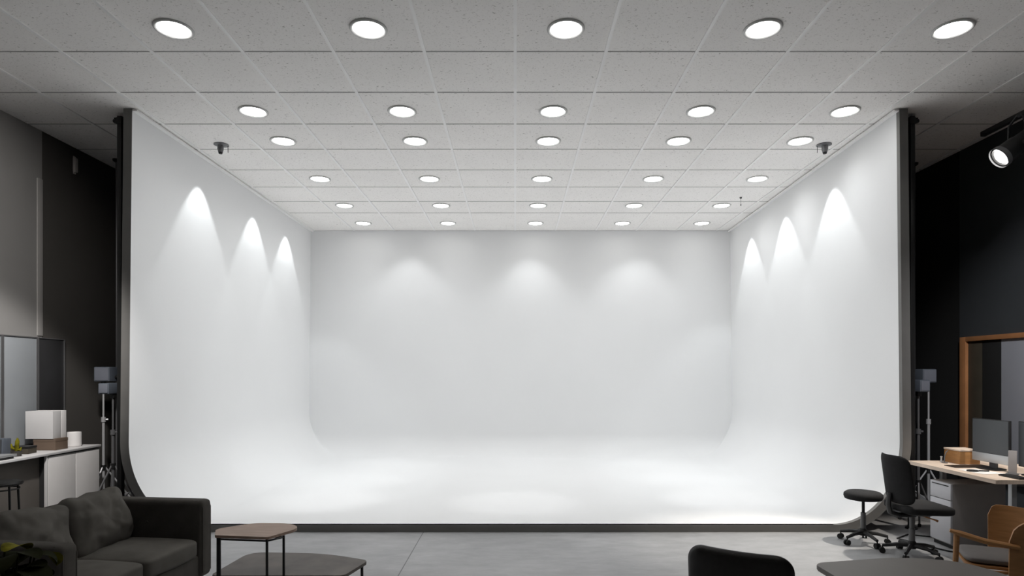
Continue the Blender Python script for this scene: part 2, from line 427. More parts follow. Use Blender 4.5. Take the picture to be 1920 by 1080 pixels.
# narrow beams that make the pools on the cove floor
for x, y, k in ((-2.4, 7.9, 1.3), (0.0, 7.75, 1.0), (2.65, 7.9, 1.3), (-2.4, 9.3, 0.6), (2.6, 9.3, 0.6), (-2.3, 10.9, 0.5), (2.5, 10.9, 0.5)):
    lamp('floor_beam', 'SPOT', (x, y, CEIL - 0.04), E_POOL * k, spot_size=math.radians(25), spot_blend=0.8, shadow_soft_size=0.03)

# ------------------------------------------------------------------ small ceiling fittings
cs = thing('ceiling_spotlight', 'small dark ceiling fitting on a round plate, left side of the cyclorama ceiling', 'ceiling fitting', pw(415, 270, 7.62)[:2] + (CEIL - 0.01,), group='dark ceiling fittings')
bm = new(); lathe(bm, [(0.0, 0.009), (0.085, 0.009), (0.088, 0.002), (0.055, -0.004), (0.03, -0.013), (0.0, -0.013)], 28); obj('mounting_plate', bm, 'dimsteel', cs)
bm = new(); lathe(bm, [(0.0, -0.012), (0.036, -0.012), (0.036, -0.05), (0.026, -0.085), (0.0, -0.085)], 24, c=(-0.01, 0, 0)); obj('body', bm, 'dimsteel', cs)
bm = new(); lathe(bm, [(0.0, -0.084), (0.026, -0.084), (0.02, -0.105), (0.0, -0.108)], 20, c=(-0.01, 0, 0)); obj('tip', bm, 'black', cs)
bm = new(); tube(bm, [(0.08, 0, -0.01), (0.082, 0.0, -0.09)], 0.003, 6); obj('wire', bm, 'black', cs)
dup(cs, pw(1545, 270, 7.62)[:2] + (CEIL - 0.01,), PI, 'small dark ceiling fitting on a round plate, right side of the cyclorama ceiling')
p = pw(1389, 372, 9.9)
bm = new(); lathe(bm, [(0.0, 0), (0.018, 0), (0.016, -0.02), (0.003, -0.025), (0.002, -0.11), (0.009, -0.115), (0.009, -0.13), (0, -0.132)], 14)
tag(obj('ceiling_sensor', bm, 'dimsteel', loc=(p[0], p[1], CEIL - 0.002)), 'tiny dark pendant sensor hanging near the right end of the cyclorama ceiling', 'sensor')

# ------------------------------------------------------------------ posts beside the cyclorama, tall poles
def side_post(x, y, sgn, label, px):
    t = thing('support_post', label, 'post', (x, y, 0), 0, 'black posts beside the cyclorama')
    bm = new(); box(bm, (-0.024, -0.03, 0.015), (0.024, 0.03, CEIL - 0.03), 0.006); obj('upright', bm, 'black', t)
    bm = new(); lathe(bm, [(0, 0), (0.06, 0), (0.06, 0.012), (0.03, 0.02), (0, 0.02)], 24); obj('base_plate', bm, 'black', t)
    bm = new(); box(bm, (-0.035, -0.04, CEIL - 0.12), (0.03, 0.04, CEIL - 0.05), 0.008)
    tube(bm, [(sgn * 0.03, 0, CEIL - 0.085), (sgn * 0.075, 0, CEIL - 0.075)], 0.02, 10)
    tube(bm, [(sgn * 0.06, 0, CEIL - 0.10), (sgn * 0.06, 0, CEIL - 0.045)], 0.012, 10)
    obj('clamp', bm, 'black', t)
side_post(pw(230, 0, 6.72)[0] - 0.02, 6.72, -1, 'tall black post standing against the left edge of the white cyclorama', 230)
side_post(pw(1706, 0, 6.72)[0] + 0.015, 6.72, 1, 'tall black post standing against the right edge of the white cyclorama', 1706)

def tall_pole(px, d, label):
    t = thing('autopole', label, 'pole', (pw(px, 0, d)[0], d, 0), 0, 'thin floor to ceiling poles')
    bm = new(); tube(bm, [(0, 0, 0.03), (0, 0, CEIL - 0.04)], 0.016, 12); obj('tube', bm, 'dimsteel', t)
    bm = new(); lathe(bm, [(0, 0), (0.05, 0), (0.045, 0.02), (0.02, 0.035), (0, 0.035)], 20); obj('foot', bm, 'rubber', t)
    bm = new(); lathe(bm, [(0, -0.04), (0.02, -0.04), (0.045, -0.025), (0.05, -0.001), (0, -0.001)], 20, c=(0, 0, CEIL)); obj('top_pad', bm, 'rubber', t)
tall_pole(219, 8.15, 'thin dark floor to ceiling pole left of the cyclorama, behind the lighting stands')
tall_pole(1714, 8.3, 'thin dark floor to ceiling pole right of the cyclorama, behind the lighting stands')

# ------------------------------------------------------------------ lighting stands and heads
def stand(px, d, h, label, legz=0.5, legr=0.34, rot=0.3, m='chrome'):
    t = thing('light_stand', label, 'lighting stand', (pw(px, 0, d)[0], d, 0), rot, 'tripod lighting stands')
    bm = new(); tube(bm, [(0, 0, 0.12), (0, 0, h * 0.72)], 0.016, 12); obj('lower_tube', bm, m, t)
    bm = new(); tube(bm, [(0, 0, h * 0.70), (0, 0, h)], 0.011, 12); obj('upper_tube', bm, m, t)
    bm = new(); lathe(bm, [(0, h * 0.70), (0.026, h * 0.70), (0.026, h * 0.74), (0, h * 0.74)], 16); tube(bm, [(0, 0, h * 0.72), (0.05, 0, h * 0.72)], 0.011, 8); obj('clamp_knob', bm, m, t)
    bm = new(); lathe(bm, [(0, legz - 0.03), (0.028, legz - 0.03), (0.028, legz + 0.03), (0, legz + 0.03)], 16); obj('collar', bm, 'black', t)
    for k in range(3):
        a = 2 * PI * k / 3; c, s = math.cos(a), math.sin(a)
        bm = new(); tube(bm, [(c * 0.02, s * 0.02, legz), (c * legr, s * legr, 0.015)], 0.010, 8)
        tube(bm, [(0.01 * c, 0.01 * s, 0.14), (c * legr * 0.5, s * legr * 0.5, legz * 0.52)], 0.006, 6)
        lg = obj('leg', bm, m, t)
        bm = new(); lathe(bm, [(0, 0), (0.016, 0), (0.016, 0.03), (0, 0.034)], 10, c=(c * legr, s * legr, 0)); obj('rubber_foot', bm, 'rubber', lg)
    return t
def head(px0, px1, py0, py1, d, label, spx, knob=1):
    rz = 0.0
    a = pw(px0, py1, d); b = pw(px1, py0, d); w_, h_ = b[0] - a[0], b[2] - a[2]
    t = thing('flash_head', label, 'studio light', ((a[0] + b[0]) / 2, d, a[2]), rz, 'flash heads on the lighting stands')
    bm = new(); box(bm, (-w_ / 2, -0.12, 0.0), (w_ / 2, 0.12, h_), 0.012); obj('housing', bm, 'softbox', t)
    bm = new(); box(bm, (-w_ / 2 + 0.012, -0.126, 0.012), (w_ / 2 - 0.012, -0.119, h_ - 0.012), 0.003); obj('front_panel', bm, 'headpanel', t)
    bm = new(); tube(bm, [(knob * (w_ / 2 - 0.005), 0, h_ * 0.3), (knob * (w_ / 2 + 0.03), 0, h_ * 0.3)], 0.02, 12); obj('tilt_knob', bm, 'black', t)
    bx = (spx - (px0 + px1) / 2) / F_PX * d
    bm = new(); box(bm, (bx - 0.022, -0.022, -0.05), (bx + 0.022, 0.022, 0.001), 0.004); obj('bracket', bm, 'black', t)
stand(194, 7.78, 1.521, 'left lighting stand behind the end of the white counter, topped by the upper flash head', rot=0.5)
stand(212, 7.10, 1.39, 'left lighting stand nearer the cyclorama edge, carrying the lower flash head', legz=0.62, legr=0.36, rot=0.15, m='dimsteel')
head(188, 217, 688, 715, 7.78, 'upper grey flash head on the left pair of stands', 194)
head(197, 217, 718, 738, 7.10, 'lower smaller flash head on the left pair of stands', 212, -1)
stand(1741, 7.55, 1.511, 'right lighting stand behind the desk with the brighter steel pole', rot=0.9)
stand(1722, 6.98, 1.418, 'right lighting stand next to the cyclorama edge with a dim pole', legz=0.45, legr=0.20, rot=0.0, m='dimsteel')
head(1718, 1744, 692, 717, 7.55, 'upper grey flash head on the right pair of stands', 1741)
head(1712, 1731, 712, 734, 6.98, 'small dim flash head on the right stand beside the cyclorama edge', 1722, 1)

# ------------------------------------------------------------------ left: counter, stool, panels, things on the counter
XC = -4.90; ZC = 0.83
t = thing('counter', 'long white counter with taupe panel and two handleless doors along the left wall', 'counter', (XC, 6.4, 0))
bm = new(); box(bm, (XL + 0.01 - XC, -1.9, ZC - 0.025), (0.0, 1.0, ZC), 0.003); obj('worktop', bm, 'offwhite', t)
bm = new(); box(bm, (XL + 0.02 - XC, 0.17, 0.06), (-0.035, 0.985, ZC - 0.027), 0.002); cb = obj('cabinet_body', bm, 'charpanel', t)
for y0, y1 in ((0.185, 0.588), (0.596, 0.985)):
    bm = new(); box(bm, (-0.036, y0, 0.08), (-0.014, y1, ZC - 0.04), 0.003); obj('door', bm, 'white', t)
bm = new(); box(bm, (-0.12, -1.88, 0.06), (-0.10, 0.168, ZC - 0.027), 0.002); obj('recessed_panel', bm, 'taupe', t)
bm = new(); box(bm, (-0.13, -1.9, 0.0), (-0.09, 0.98, 0.062), 0.002); obj('plinth', bm, 'black', t)
bm = new(); box(bm, (-0.04, 0.155, 0.06), (-0.012, 0.172, ZC - 0.026), 0.001); obj('end_panel', bm, 'offwhite', t)

t = thing('bar_stool', 'black round stool with slim metal legs in front of the white counter', 'stool', (-4.69, 5.70, 0), 0.35)
bm = new(); lathe(bm, [(0, 0.645), (0.13, 0.645), (0.162, 0.652), (0.168, 0.668), (0.155, 0.682), (0.1, 0.686), (0, 0.684)], 36); obj('seat', bm, 'leather', t)
for k in range(4):
    a = PI / 4 + PI / 2 * k; c, s = math.cos(a), math.sin(a)
    bm = new(); tube(bm, [(c * 0.135, s * 0.135, 0.65), (c * 0.165, s * 0.165, 0.0)], 0.010, 8); obj('leg', bm, 'black', t)
bm = new(); tube(bm, [(math.cos(2 * PI * k / 32) * 0.15, math.sin(2 * PI * k / 32) * 0.15, 0.22) for k in range(33)], 0.007, 8, cap=False); obj('foot_ring', bm, 'black', t)
bm = new(); tube(bm, [(math.cos(2 * PI * k / 32) * 0.137, math.sin(2 * PI * k / 32) * 0.137, 0.615) for k in range(33)], 0.007, 8, cap=False); obj('seat_ring', bm, 'black', t)

def wall_panel(y0, y1, z0, z1, m, label):
    t = thing('wall_panel', label, 'panel', (XL, y0, z0), 0, 'tall panels over the counter')
    bm = new(); box(bm, (0.004, 0.012, 0.01), (0.028, y1 - y0 - 0.012, z1 - z0 - 0.012), 0.002); obj('board', bm, m, t)
    bm = new()
    box(bm, (0.002, 0, 0), (0.036, 0.012, z1 - z0)); box(bm, (0.002, y1 - y0 - 0.012, 0), (0.036, y1 - y0, z1 - z0))
    box(bm, (0.002, 0.012, 0), (0.036, y1 - y0 - 0.012, 0.01)); box(bm, (0.002, 0.012, z1 - z0 - 0.012), (0.036, y1 - y0 - 0.012, z1 - z0))
    obj('edge_frame', bm, 'dimsteel', t)
wall_panel(5.55, 6.60, 0.87, 2.08, 'bluegrey', 'blue-grey wall panel at the left picture edge, nearest the camera')
wall_panel(6.61, 7.09, 0.87, 2.08, 'bluegrey', 'blue-grey wall panel between its neighbour and the charcoal panel')
wall_panel(7.10, 7.52, 0.87, 2.08, 'charpanel', 'charcoal wall panel, farthest along the left wall')

bm = new(); box(bm, (0, -0.03, -0.09), (0.035, 0.03, 0.09), 0.014)
sc = thing('wall_fitting', 'small pale upright fitting high on the left wall just below the ceiling', 'wall fitting', (XL + 0.001, 7.72, 4.24))
obj('cover', bm, 'pale_fix', sc)
bm = new(); box(bm, (-0.0, -0.022, -0.11), (0.012, 0.022, 0.11), 0.005); obj('back_plate', bm, 'pale_fix', sc)

# things on the counter
t = thing('storage_box', 'tall pale grey box with a lighter split side, on top of the brown box', 'box', (-5.33, 6.80, 0.957))
bm = new(); box(bm, (0, 0, 0), (0.30, 0.125, 0.30), 0.003); obj('carton', bm, 'offwhite', t)
bm = new(); box(bm, (0, 0.130, 0), (0.30, 0.205, 0.30), 0.003); obj('sleeve', bm, 'white', t)
t = thing('card_box', 'low brown cardboard box under the tall pale box on the counter', 'box', (-5.25, 6.81, ZC + 0.001))
bm = new(); box(bm, (0, 0, 0), (0.24, 0.19, 0.118), 0.003); obj('base', bm, 'brown', t)
bm = new(); box(bm, (-0.002, -0.002, 0.090), (0.242, 0.192, 0.125), 0.003); obj('lid', bm, 'brown', t)
t = thing('canister', 'pale cylindrical canister at the far end of the counter', 'canister', pw(138, 0, 7.2)[:2] + (ZC + 0.001,))
bm = new(); lathe(bm, [(0, 0), (0.072, 0), (0.078, 0.008), (0.078, 0.155), (0.075, 0.163), (0.068, 0.163), (0.066, 0.15), (0.0, 0.15)], 36); obj('body', bm, 'white', t)
bm = new(); box(bm, (-0.10, -0.02, 0), (0.10, 0.12, 0.055), 0.006)
t = thing('small_case', 'dark brown low case beside the brown box on the counter', 'case', (-5.16, 6.50, ZC + 0.001), 0.1)
obj('body', bm, 'darkbrown', t)
bm = new(); box(bm, (-0.102, -0.022, 0.055), (0.102, 0.122, 0.078), 0.005); obj('lid', bm, 'black', t)
t = thing('desk_speaker', 'dark blue-grey tilted box standing in front of the blue-grey panel', 'speaker', (-5.28, 6.35, ZC + 0.001), 0.05)
bm = new(); box(bm, (-0.10, -0.04, 0.001), (0.10, 0.07, 0.175), 0.01, mx=Matrix.Rotation(-0.06, 4, 'X') @ Matrix.Translation((0, 0, 0.003))); obj('cabinet', bm, 'softbox', t)
bm = new(); box(bm, (-0.085, -0.046, 0.02), (0.085, -0.038, 0.165), 0.004, mx=Matrix.Rotation(-0.06, 4, 'X') @ Matrix.Translation((0, 0, 0.003))); obj('grille', bm, 'screen', t)
# small cactus
t = thing('cactus', 'small yellow-green cactus in a dark pot on the counter by the pale box', 'plant', (-5.19, 6.74, ZC + 0.001) if False else (-5.05, 6.33, ZC + 0.001))
bm = new(); lathe(bm, [(0, 0), (0.04, 0), (0.05, 0.055), (0.044, 0.055), (0.042, 0.045), (0, 0.045)], 24); obj('pot', bm, 'pot', t)
bm = new(); tube(bm, [(0, 0, 0.04), (0.004, 0, 0.1), (0.008, 0, 0.15), (0.01, 0, 0.185)], [0.016, 0.02, 0.019, 0.006], 10)
tube(bm, [(-0.01, 0, 0.07), (-0.045, 0, 0.08), (-0.055, 0, 0.125)], [0.011, 0.014, 0.006], 8); tube(bm, [(0.0, 0, 0.06), (0.038, 0, 0.065), (0.05, 0, 0.09)], [0.01, 0.013, 0.005], 8)
obj('stem', bm, 'leaf', t)
t = thing('laptop', 'thin silver closed laptop lying on a black folder at the near end of the counter', 'laptop', (-5.10, 6.02, ZC + 0.024), 0.05)
bm = new(); box(bm, (-0.17, -0.17, 0), (0.17, 0.17, 0.012), 0.004); obj('base', bm, 'alu', t)
bm = new(); box(bm, (-0.17, -0.17, 0.0125), (0.17, 0.17, 0.02), 0.003); obj('lid', bm, 'alu', t)
bm = new(); box(bm, (-0.18, -0.20, 0), (0.16, 0.17, 0.022), 0.004)
tag(obj('folder', bm, 'black', loc=(-5.10, 5.99, ZC + 0.001)), 'black folder under the silver laptop on the counter', 'folder')

# ------------------------------------------------------------------ sofa (left foreground), local x = length towards the camera, y = towards the back
F0 = Vector((-2.40, 4.95, 0)); ROT = math.atan2(-0.9925, -0.122)
t = thing('sofa', 'charcoal fabric two-seat sofa with loose back cushions in the left foreground', 'sofa', F0, ROT)
# with this rotation local +x runs to the camera and local -y to the back
SL, SD, AT, AH, BH = 1.42, 0.90, 0.13, 0.685, 0.72
def Y(v): return -v
bm = new(); box(bm, (0.02, Y(SD - 0.02), 0.10), (SL - 0.02, Y(0.03), 0.26), 0.02, seg=3); obj('base', bm, 'sofa', t)
for x0 in (0, SL - AT):
    bm = new(); box(bm, (x0, Y(SD), 0.09), (x0 + AT, Y(0), AH), 0.045, seg=5); o = obj('arm', bm, 'sofa', t, ang=60)
    bm = new()
    xs_ = (x0 + 0.018, x0 + AT - 0.018)
    for xx in xs_: tube(bm, [(xx, Y(0.004), 0.13), (xx, Y(0.004), AH - 0.06), (xx, Y(0.018), AH - 0.022), (xx, Y(0.06), AH - 0.006)], 0.0045, 8)
    obj('piping', bm, 'sofa', o)
bm = new(); box(bm, (AT - 0.01, Y(SD), 0.12), (SL - AT + 0.01, Y(SD - 0.15), BH), 0.04, seg=5); obj('backrest', bm, 'sofa', t, ang=60)
w2 = (SL - 2 * AT) / 2
for k in range(2):
    bm = new(); cushion(bm, (AT + w2 * (k + 0.5), Y(0.38), 0.325), (w2 / 2 + 0.003, 0.375, 0.075), 0.28, 0.2, puff=0.22, wr=0.008, seed=k * 5.1, nu=88, nv=40)
    obj('seat_cushion', bm, 'sofacush', t, ang=80)
for k, (ux, tilt, hh) in enumerate(((0.43, 0.06, 0.0), (0.96, -0.10, -0.005))):
    rot = Matrix.Rotation(tilt, 4, 'Y') @ Matrix.Rotation(PI / 2 + 0.30, 4, 'X') 
    bm = new(); cushion(bm, (ux, Y(0.635), 0.575 + hh), (0.275, 0.215, 0.082), 0.62, 0.34, puff=0.45, wr=0.030, seed=3 + k * 7.7, mx=rot, nu=120, nv=70, wsc=6.5)
    obj('back_cushion', bm, 'sofacush', t, ang=80)
for x0, y0 in ((0.08, 0.08), (SL - 0.08, 0.08), (0.08, SD - 0.08), (SL - 0.08, SD - 0.08)):
    bm = new(); tube(bm, [(x0, Y(y0), 0.0), (x0, Y(y0), 0.105)], [0.016, 0.024], 12); obj('foot', bm, 'black', t)

# ------------------------------------------------------------------ coffee tables
def table(name, label, poly, z, th, mtop, legs, lr=0.011, brace=True, group=None, rad=0.05):
    cx = sum(p[0] for p in poly) / len(poly); cy = sum(p[1] for p in poly) / len(poly)
    t = thing(name, label, 'table', (cx, cy, 0), 0, group)
    P = [(x - cx, y - cy) for x, y in poly]
    bm = new(); prism(bm, rounded(P, rad, 8), z - th, z, 0.003); obj('tabletop', bm, mtop, t)
    for x, y in legs:
        bm = new(); box(bm, (x - cx - lr, y - cy - lr, 0), (x - cx + lr, y - cy + lr, z - th - 0.001), 0.002); obj('leg', bm, 'black', t)
    if brace:
        bm = new(); L = [(x - cx, y - cy) for x, y in legs]
        for i in range(len(L)):
            a, b = L[i], L[(i + 1) % len(L)]
            tube(bm, [(a[0], a[1], z - th - 0.012), (b[0], b[1], z - th - 0.012)], lr * 0.9, 4)
        obj('under_frame', bm, 'black', t)
    return t
table('side_table', 'small tall side table with angular walnut top on thin black legs', [(-1.985, 4.13), (-1.615, 4.085), (-1.49, 4.33), (-1.60, 4.46), (-1.87, 4.47), (-2.06, 4.30)], 0.60, 0.018, 'walnut',
      [(-1.96, 4.145), (-1.628, 4.10), (-1.555, 4.20), (-2.0, 4.205)], lr=0.007, rad=[0.02, 0.02, 0.09, 0.08, 0.07, 0.05])
table('coffee_table', 'low coffee table with mottled grey-brown top behind the small side table', [(-2.07, 4.235), (-1.16, 4.235), (-1.075, 4.58), (-1.45, 4.76), (-2.03, 4.79)], 0.30, 0.022, 'greystone',
      [(-2.0, 4.30), (-1.19, 4.30), (-1.115, 4.55), (-1.98, 4.72)], lr=0.009, rad=[0.05, 0.04, 0.05, 0.25, 0.12])
t = table('meeting_table', 'grey-brown table with rounded corners at the bottom right of the picture', [(1.49, 3.13), (1.99, 3.235), (2.26, 3.16), (2.33, 2.9), (2.30, 2.35), (1.52, 2.35)], 0.72, 0.024, 'greytop',
      [(1.60, 3.03), (2.20, 3.03), (2.20, 2.45), (1.60, 2.45)], lr=0.016, rad=[0.06, 0.3, 0.12, 0.1, 0.1, 0.1])

# ------------------------------------------------------------------ plant, bottom left
t = thing('potted_plant', 'leafy plant with dark and yellow-green leaves in the bottom left corner', 'plant', (-2.34, 2.83, 0))
bm = new(); lathe(bm, [(0, 0), (0.12, 0), (0.16, 0.30), (0.165, 0.32), (0.15, 0.32), (0.145, 0.29), (0, 0.29)], 36); obj('pot', bm, 'pot', t)
bm = new(); lathe(bm, [(0, 0.285), (0.146, 0.285), (0, 0.31)], 24); obj('soil', bm, 'soil', t)
def leaf(bm, base, az, el, L, W, droop):
    n = 9; prev = None; p = Vector(base); e = el
    for i in range(n + 1):
        s = i / n; wd = W * math.sin(PI * min(1, s * 0.92 + 0.06)) ** 0.8 * (1 if s < 0.98 else 0.1)
        side = Vector((-math.sin(az), math.cos(az), 0)); d = Vector((math.cos(az) * math.cos(e), math.sin(az) * math.cos(e), math.sin(e)))
        up = side.cross(d).normalized() * -1
        row = [bm.verts.new(p + side * wd * k + up * (abs(k) * wd * 0.25)) for k in (-1, -0.5, 0, 0.5, 1)]
        if prev:
            for k in range(4): bm.faces.new((prev[k], prev[k + 1], row[k + 1], row[k]))
        prev = row; p = p + d * L / n; e -= droop / n
rnd = random.Random(3)
for k in range(64):
    az = rnd.uniform(0, 2 * PI); r0 = rnd.uniform(0.0, 0.05); h0 = rnd.uniform(0.55, 0.86)
    el = rnd.uniform(0.0, 0.75); L = rnd.uniform(0.11, 0.17)
    b = (math.cos(az) * r0, math.sin(az) * r0, 0.29)
    rr_ = rnd.uniform(0.03, 0.15); tip = (math.cos(az) * rr_, math.sin(az) * rr_, h0)
    bm = new(); tube(bm, [b, (math.cos(az) * rr_ * 0.6, math.sin(az) * rr_ * 0.6, (h0 + 0.29) / 2), tip], 0.004, 6)
    st = obj('stem', bm, 'darkleaf', t)
    bm = new(); leaf(bm, tip, az, el, L, rnd.uniform(0.045, 0.075), rnd.uniform(0.8, 1.8));
    obj('leaf', bm, 'leaf' if rnd.random() < 0.35 else 'darkleaf', st, ang=80)

# ------------------------------------------------------------------ black chair, bottom centre-right (seen from behind)
C0 = Vector((1.08, 3.03, 0)); CR = math.atan2(-0.27, 0.43)
t = thing('lounge_chair', 'black upholstered chair seen from behind beside the grey-brown meeting table', 'chair', C0, CR)
def slab(bm, w, z0, z1, th, curve, tiltf, y0=0, n=14, m_=10, rad=0.07):
    """curved upholstered back, width w, standing from z0 to z1, y thickness th"""
    fr = [[None] * (n + 1) for _ in range(m_ + 1)]; bk = [[None] * (n + 1) for _ in range(m_ + 1)]
    for j in range(m_ + 1):
        v = j / m_; z = z0 + (z1 - z0) * v
        for i in range(n + 1):
            u = -1 + 2 * i / n
            # rounded-rect mapping of the outline
            U, V = u, 2 * v - 1
            kx = 1.0; k = rad / (w / 2); kz = rad / ((z1 - z0) / 2)
            ax, az_ = max(0, abs(U) - (1 - k)) / k, max(0, abs(V) - (1 - kz)) / kz
            if ax > 0 and az_ > 0:
                l = math.hypot(ax, az_); mxx = max(ax, az_); f = mxx / l
                U = math.copysign((1 - k) + k * ax * f, U); V = math.copysign((1 - kz) + kz * az_ * f, V)
            x = U * w / 2; zz = z0 + (z1 - z0) * (V + 1) / 2
            e = 1 - 0.75 * max(abs(u), abs(2 * v - 1)) ** 8
            yy_ = y0 + curve * U * U + tiltf * (zz - z0)
            fr[j][i] = bm.verts.new((x, yy_ + th / 2 * e, zz)); bk[j][i] = bm.verts.new((x, yy_ - th / 2 * e, zz))
    for j in range(m_):
        for i in range(n):
            bm.faces.new((fr[j][i], fr[j][i + 1], fr[j + 1][i + 1], fr[j + 1][i])); bm.faces.new((bk[j][i + 1], bk[j][i], bk[j + 1][i], bk[j + 1][i + 1]))
    for j in range(m_):
        bm.faces.new((fr[j][0], fr[j + 1][0], bk[j + 1][0], bk[j][0])); bm.faces.new((fr[j + 1][n], fr[j][n], bk[j][n], bk[j + 1][n]))
    for i in range(n):
        bm.faces.new((fr[0][i + 1], fr[0][i], bk[0][i], bk[0][i + 1])); bm.faces.new((fr[m_][i], fr[m_][i + 1], bk[m_][i + 1], bk[m_][i]))
bm = new(); slab(bm, 0.50, 0.50, 0.815, 0.055, 0.05, -0.10, y0=0.0, n=28, m_=20, rad=0.085); obj('backrest', bm, 'leather', t, ang=70)
bm = new(); cushion(bm, (0, 0.27, 0.455), (0.235, 0.235, 0.04), 0.35, 0.3, puff=0.1); obj('seat', bm, 'leather', t, ang=80)
bm = new()
for s in (-1, 1): tube(bm, [(s * 0.15, 0.0, 0.56), (s * 0.15, -0.01, 0.46), (s * 0.15, 0.04, 0.41), (s * 0.15, 0.2, 0.405)], 0.011, 8)
obj('back_support', bm, 'black', t)
for sx_, sy_ in ((-1, 0.08), (1, 0.08), (-1, 0.46), (1, 0.46)):
    bm = new(); tube(bm, [(sx_ * 0.18, sy_, 0.42), (sx_ * 0.215, sy_ + (0.03 if sy_ > 0.2 else -0.04), 0.0)], [0.014, 0.010], 10); obj('leg', bm, 'black', t)

# ------------------------------------------------------------------ wheeled pieces
def star_base(t, n, R, hub_z, wheel_r, rot=0.0, m='plastic', casters=True):
    bm = new(); lathe(bm, [(0, hub_z - 0.03), (0.035, hub_z - 0.03), (0.038, hub_z + 0.02), (0.026, hub_z + 0.04), (0, hub_z + 0.04)], 20); obj('hub', bm, m, t)
    for k in range(n):
        a = rot + 2 * PI * k / n; c, s = math.cos(a), math.sin(a)
        bm = new(); tube(bm, [(c * 0.02, s * 0.02, hub_z), (c * R * 0.55, s * R * 0.55, hub_z - 0.008), (c * R, s * R, hub_z - 0.03)], [0.021, 0.018, 0.014], 8, up=(0, 0, 1)); arm = obj('base_arm', bm, m, t)
        bm = new(); tube(bm, [(c * R, s * R, hub_z - 0.03), (c * R, s * R, wheel_r + 0.005)], 0.006, 8)
        for q in (-1, 1):
            ctr = Vector((c * R - s * 0.0, s * R, wheel_r)); ax = Vector((-s, c, 0))
            tube(bm, [ctr + ax * q * 0.006, ctr + ax * q * 0.022], wheel_r, 16)
        obj('caster', bm, 'rubber', arm)

t = thing('wheeled_stool', 'low black round stool on casters in front of the cyclorama corner', 'stool', (3.43, 6.16, 0), 0.0)
bm = new(); lathe(bm, [(0, 0.425), (0.12, 0.425), (0.165, 0.435), (0.175, 0.46), (0.172, 0.485), (0.15, 0.503), (0.08, 0.508), (0, 0.508)], 40); obj('seat', bm, 'chairfab', t, ang=50)
bm = new(); tube(bm, [(0, 0, 0.25), (0, 0, 0.428)], 0.014, 12); obj('piston', bm, 'plastic', t)
bm = new(); tube(bm, [(0, 0, 0.09), (0, 0, 0.30)], 0.024, 14); obj('column', bm, 'dimsteel', t)
star_base(t, 5, 0.215, 0.105, 0.026, rot=-0.25)

t = thing('task_chair', 'black armless swivel chair facing the pale oak desk', 'office chair', (3.63, 5.72, 0), -PI / 2)
# local +y is the facing direction
bm = new(); slab(bm, 0.40, 0.49, 0.93, 0.042, 0.075, -0.14, y0=-0.165, n=28, m_=22, rad=0.075); obj('backrest', bm, 'chairfab', t, ang=70)
bm = new(); cushion(bm, (0, 0.06, 0.445), (0.225, 0.225, 0.042), 0.45, 0.38, puff=0.12, mx=Matrix.Rotation(-0.03, 4, 'X')); obj('seat', bm, 'chairfab', t, ang=80)
bm = new(); lathe(bm, [(0, -0.03), (0.12, -0.03), (0.17, 0.0), (0, 0.0)], 24, c=(0, 0.05, 0.415)); obj('seat_pan', bm, 'plastic', t)
bm = new(); tube(bm, [(0, 0.02, 0.375), (0, -0.12, 0.375), (0, -0.2, 0.40), (0, -0.215, 0.47), (0, -0.205, 0.58)], [0.022, 0.022, 0.02, 0.018, 0.016], 10, sx=1.8); obj('back_support', bm, 'plastic', t)
bm = new(); tube(bm, [(0, 0, 0.08), (0, 0, 0.25)], 0.026, 14); tube(bm, [(0, 0, 0.25), (0, 0, 0.39)], 0.020, 14); obj('gas_lift', bm, 'dimsteel', t)
bm = new(); tube(bm, [(0.03, 0.03, 0.385), (0.16, 0.09, 0.37), (0.20, 0.10, 0.365)], [0.006, 0.006, 0.011], 8); obj('lever', bm, 'framewood', t)
star_base(t, 5, 0.235, 0.10, 0.026, rot=0.5)

# ------------------------------------------------------------------ desk with pedestal
DX, DY0, DY1, DZ = 4.10, 5.33, 6.53, 0.759
t = thing('desk', 'pale oak desk on steel legs along the right wall', 'desk', (DX, DY0, 0))
bm = new(); prism(bm, rounded([(0, 0), (0.95, 0), (0.95, DY1 - DY0), (0.0, DY1 - DY0)], 0.012, 4), DZ - 0.035, DZ, 0.003); obj('desktop', bm, 'oak', t)
for x, y in ((0.22, 0.10), (0.88, 0.10), (0.88, 1.10), (0.30, 1.10)):
    bm = new(); box(bm, (x - 0.022, y - 0.022, 0), (x + 0.022, y + 0.022, DZ - 0.036), 0.004); obj('leg', bm, 'alu', t)
bm = new(); box(bm, (0.24, 0.11, DZ - 0.075), (0.86, 0.13, DZ - 0.036)); box(bm, (0.84, 0.12, DZ - 0.075), (0.86, 1.10, DZ - 0.036)); obj('under_frame', bm, 'dimsteel', t)

t = thing('drawer_pedestal', 'pale grey drawer pedestal under the oak desk', 'cabinet', (4.125, 5.92, 0))
bm = new(); box(bm, (0.018, 0, 0.035), (0.52, 0.295, 0.62), 0.004); obj('carcass', bm, 'cabside', t)
for z0, z1 in ((0.05, 0.455), (0.463, 0.617)):
    bm = new(); box(bm, (0, 0.003, z0), (0.019, 0.292, z1), 0.003); dr = obj('drawer', bm, 'cabinet', t)
    if z0 > 0.3:
        bm = new(); box(bm, (-0.003, 0.03, z1 - 0.028), (0.004, 0.265, z1 - 0.018), 0.001); obj('handle_slot', bm, 'black', dr)
bm = new(); box(bm, (0.03, 0.015, 0), (0.50, 0.28, 0.036)); obj('plinth', bm, 'black', t)

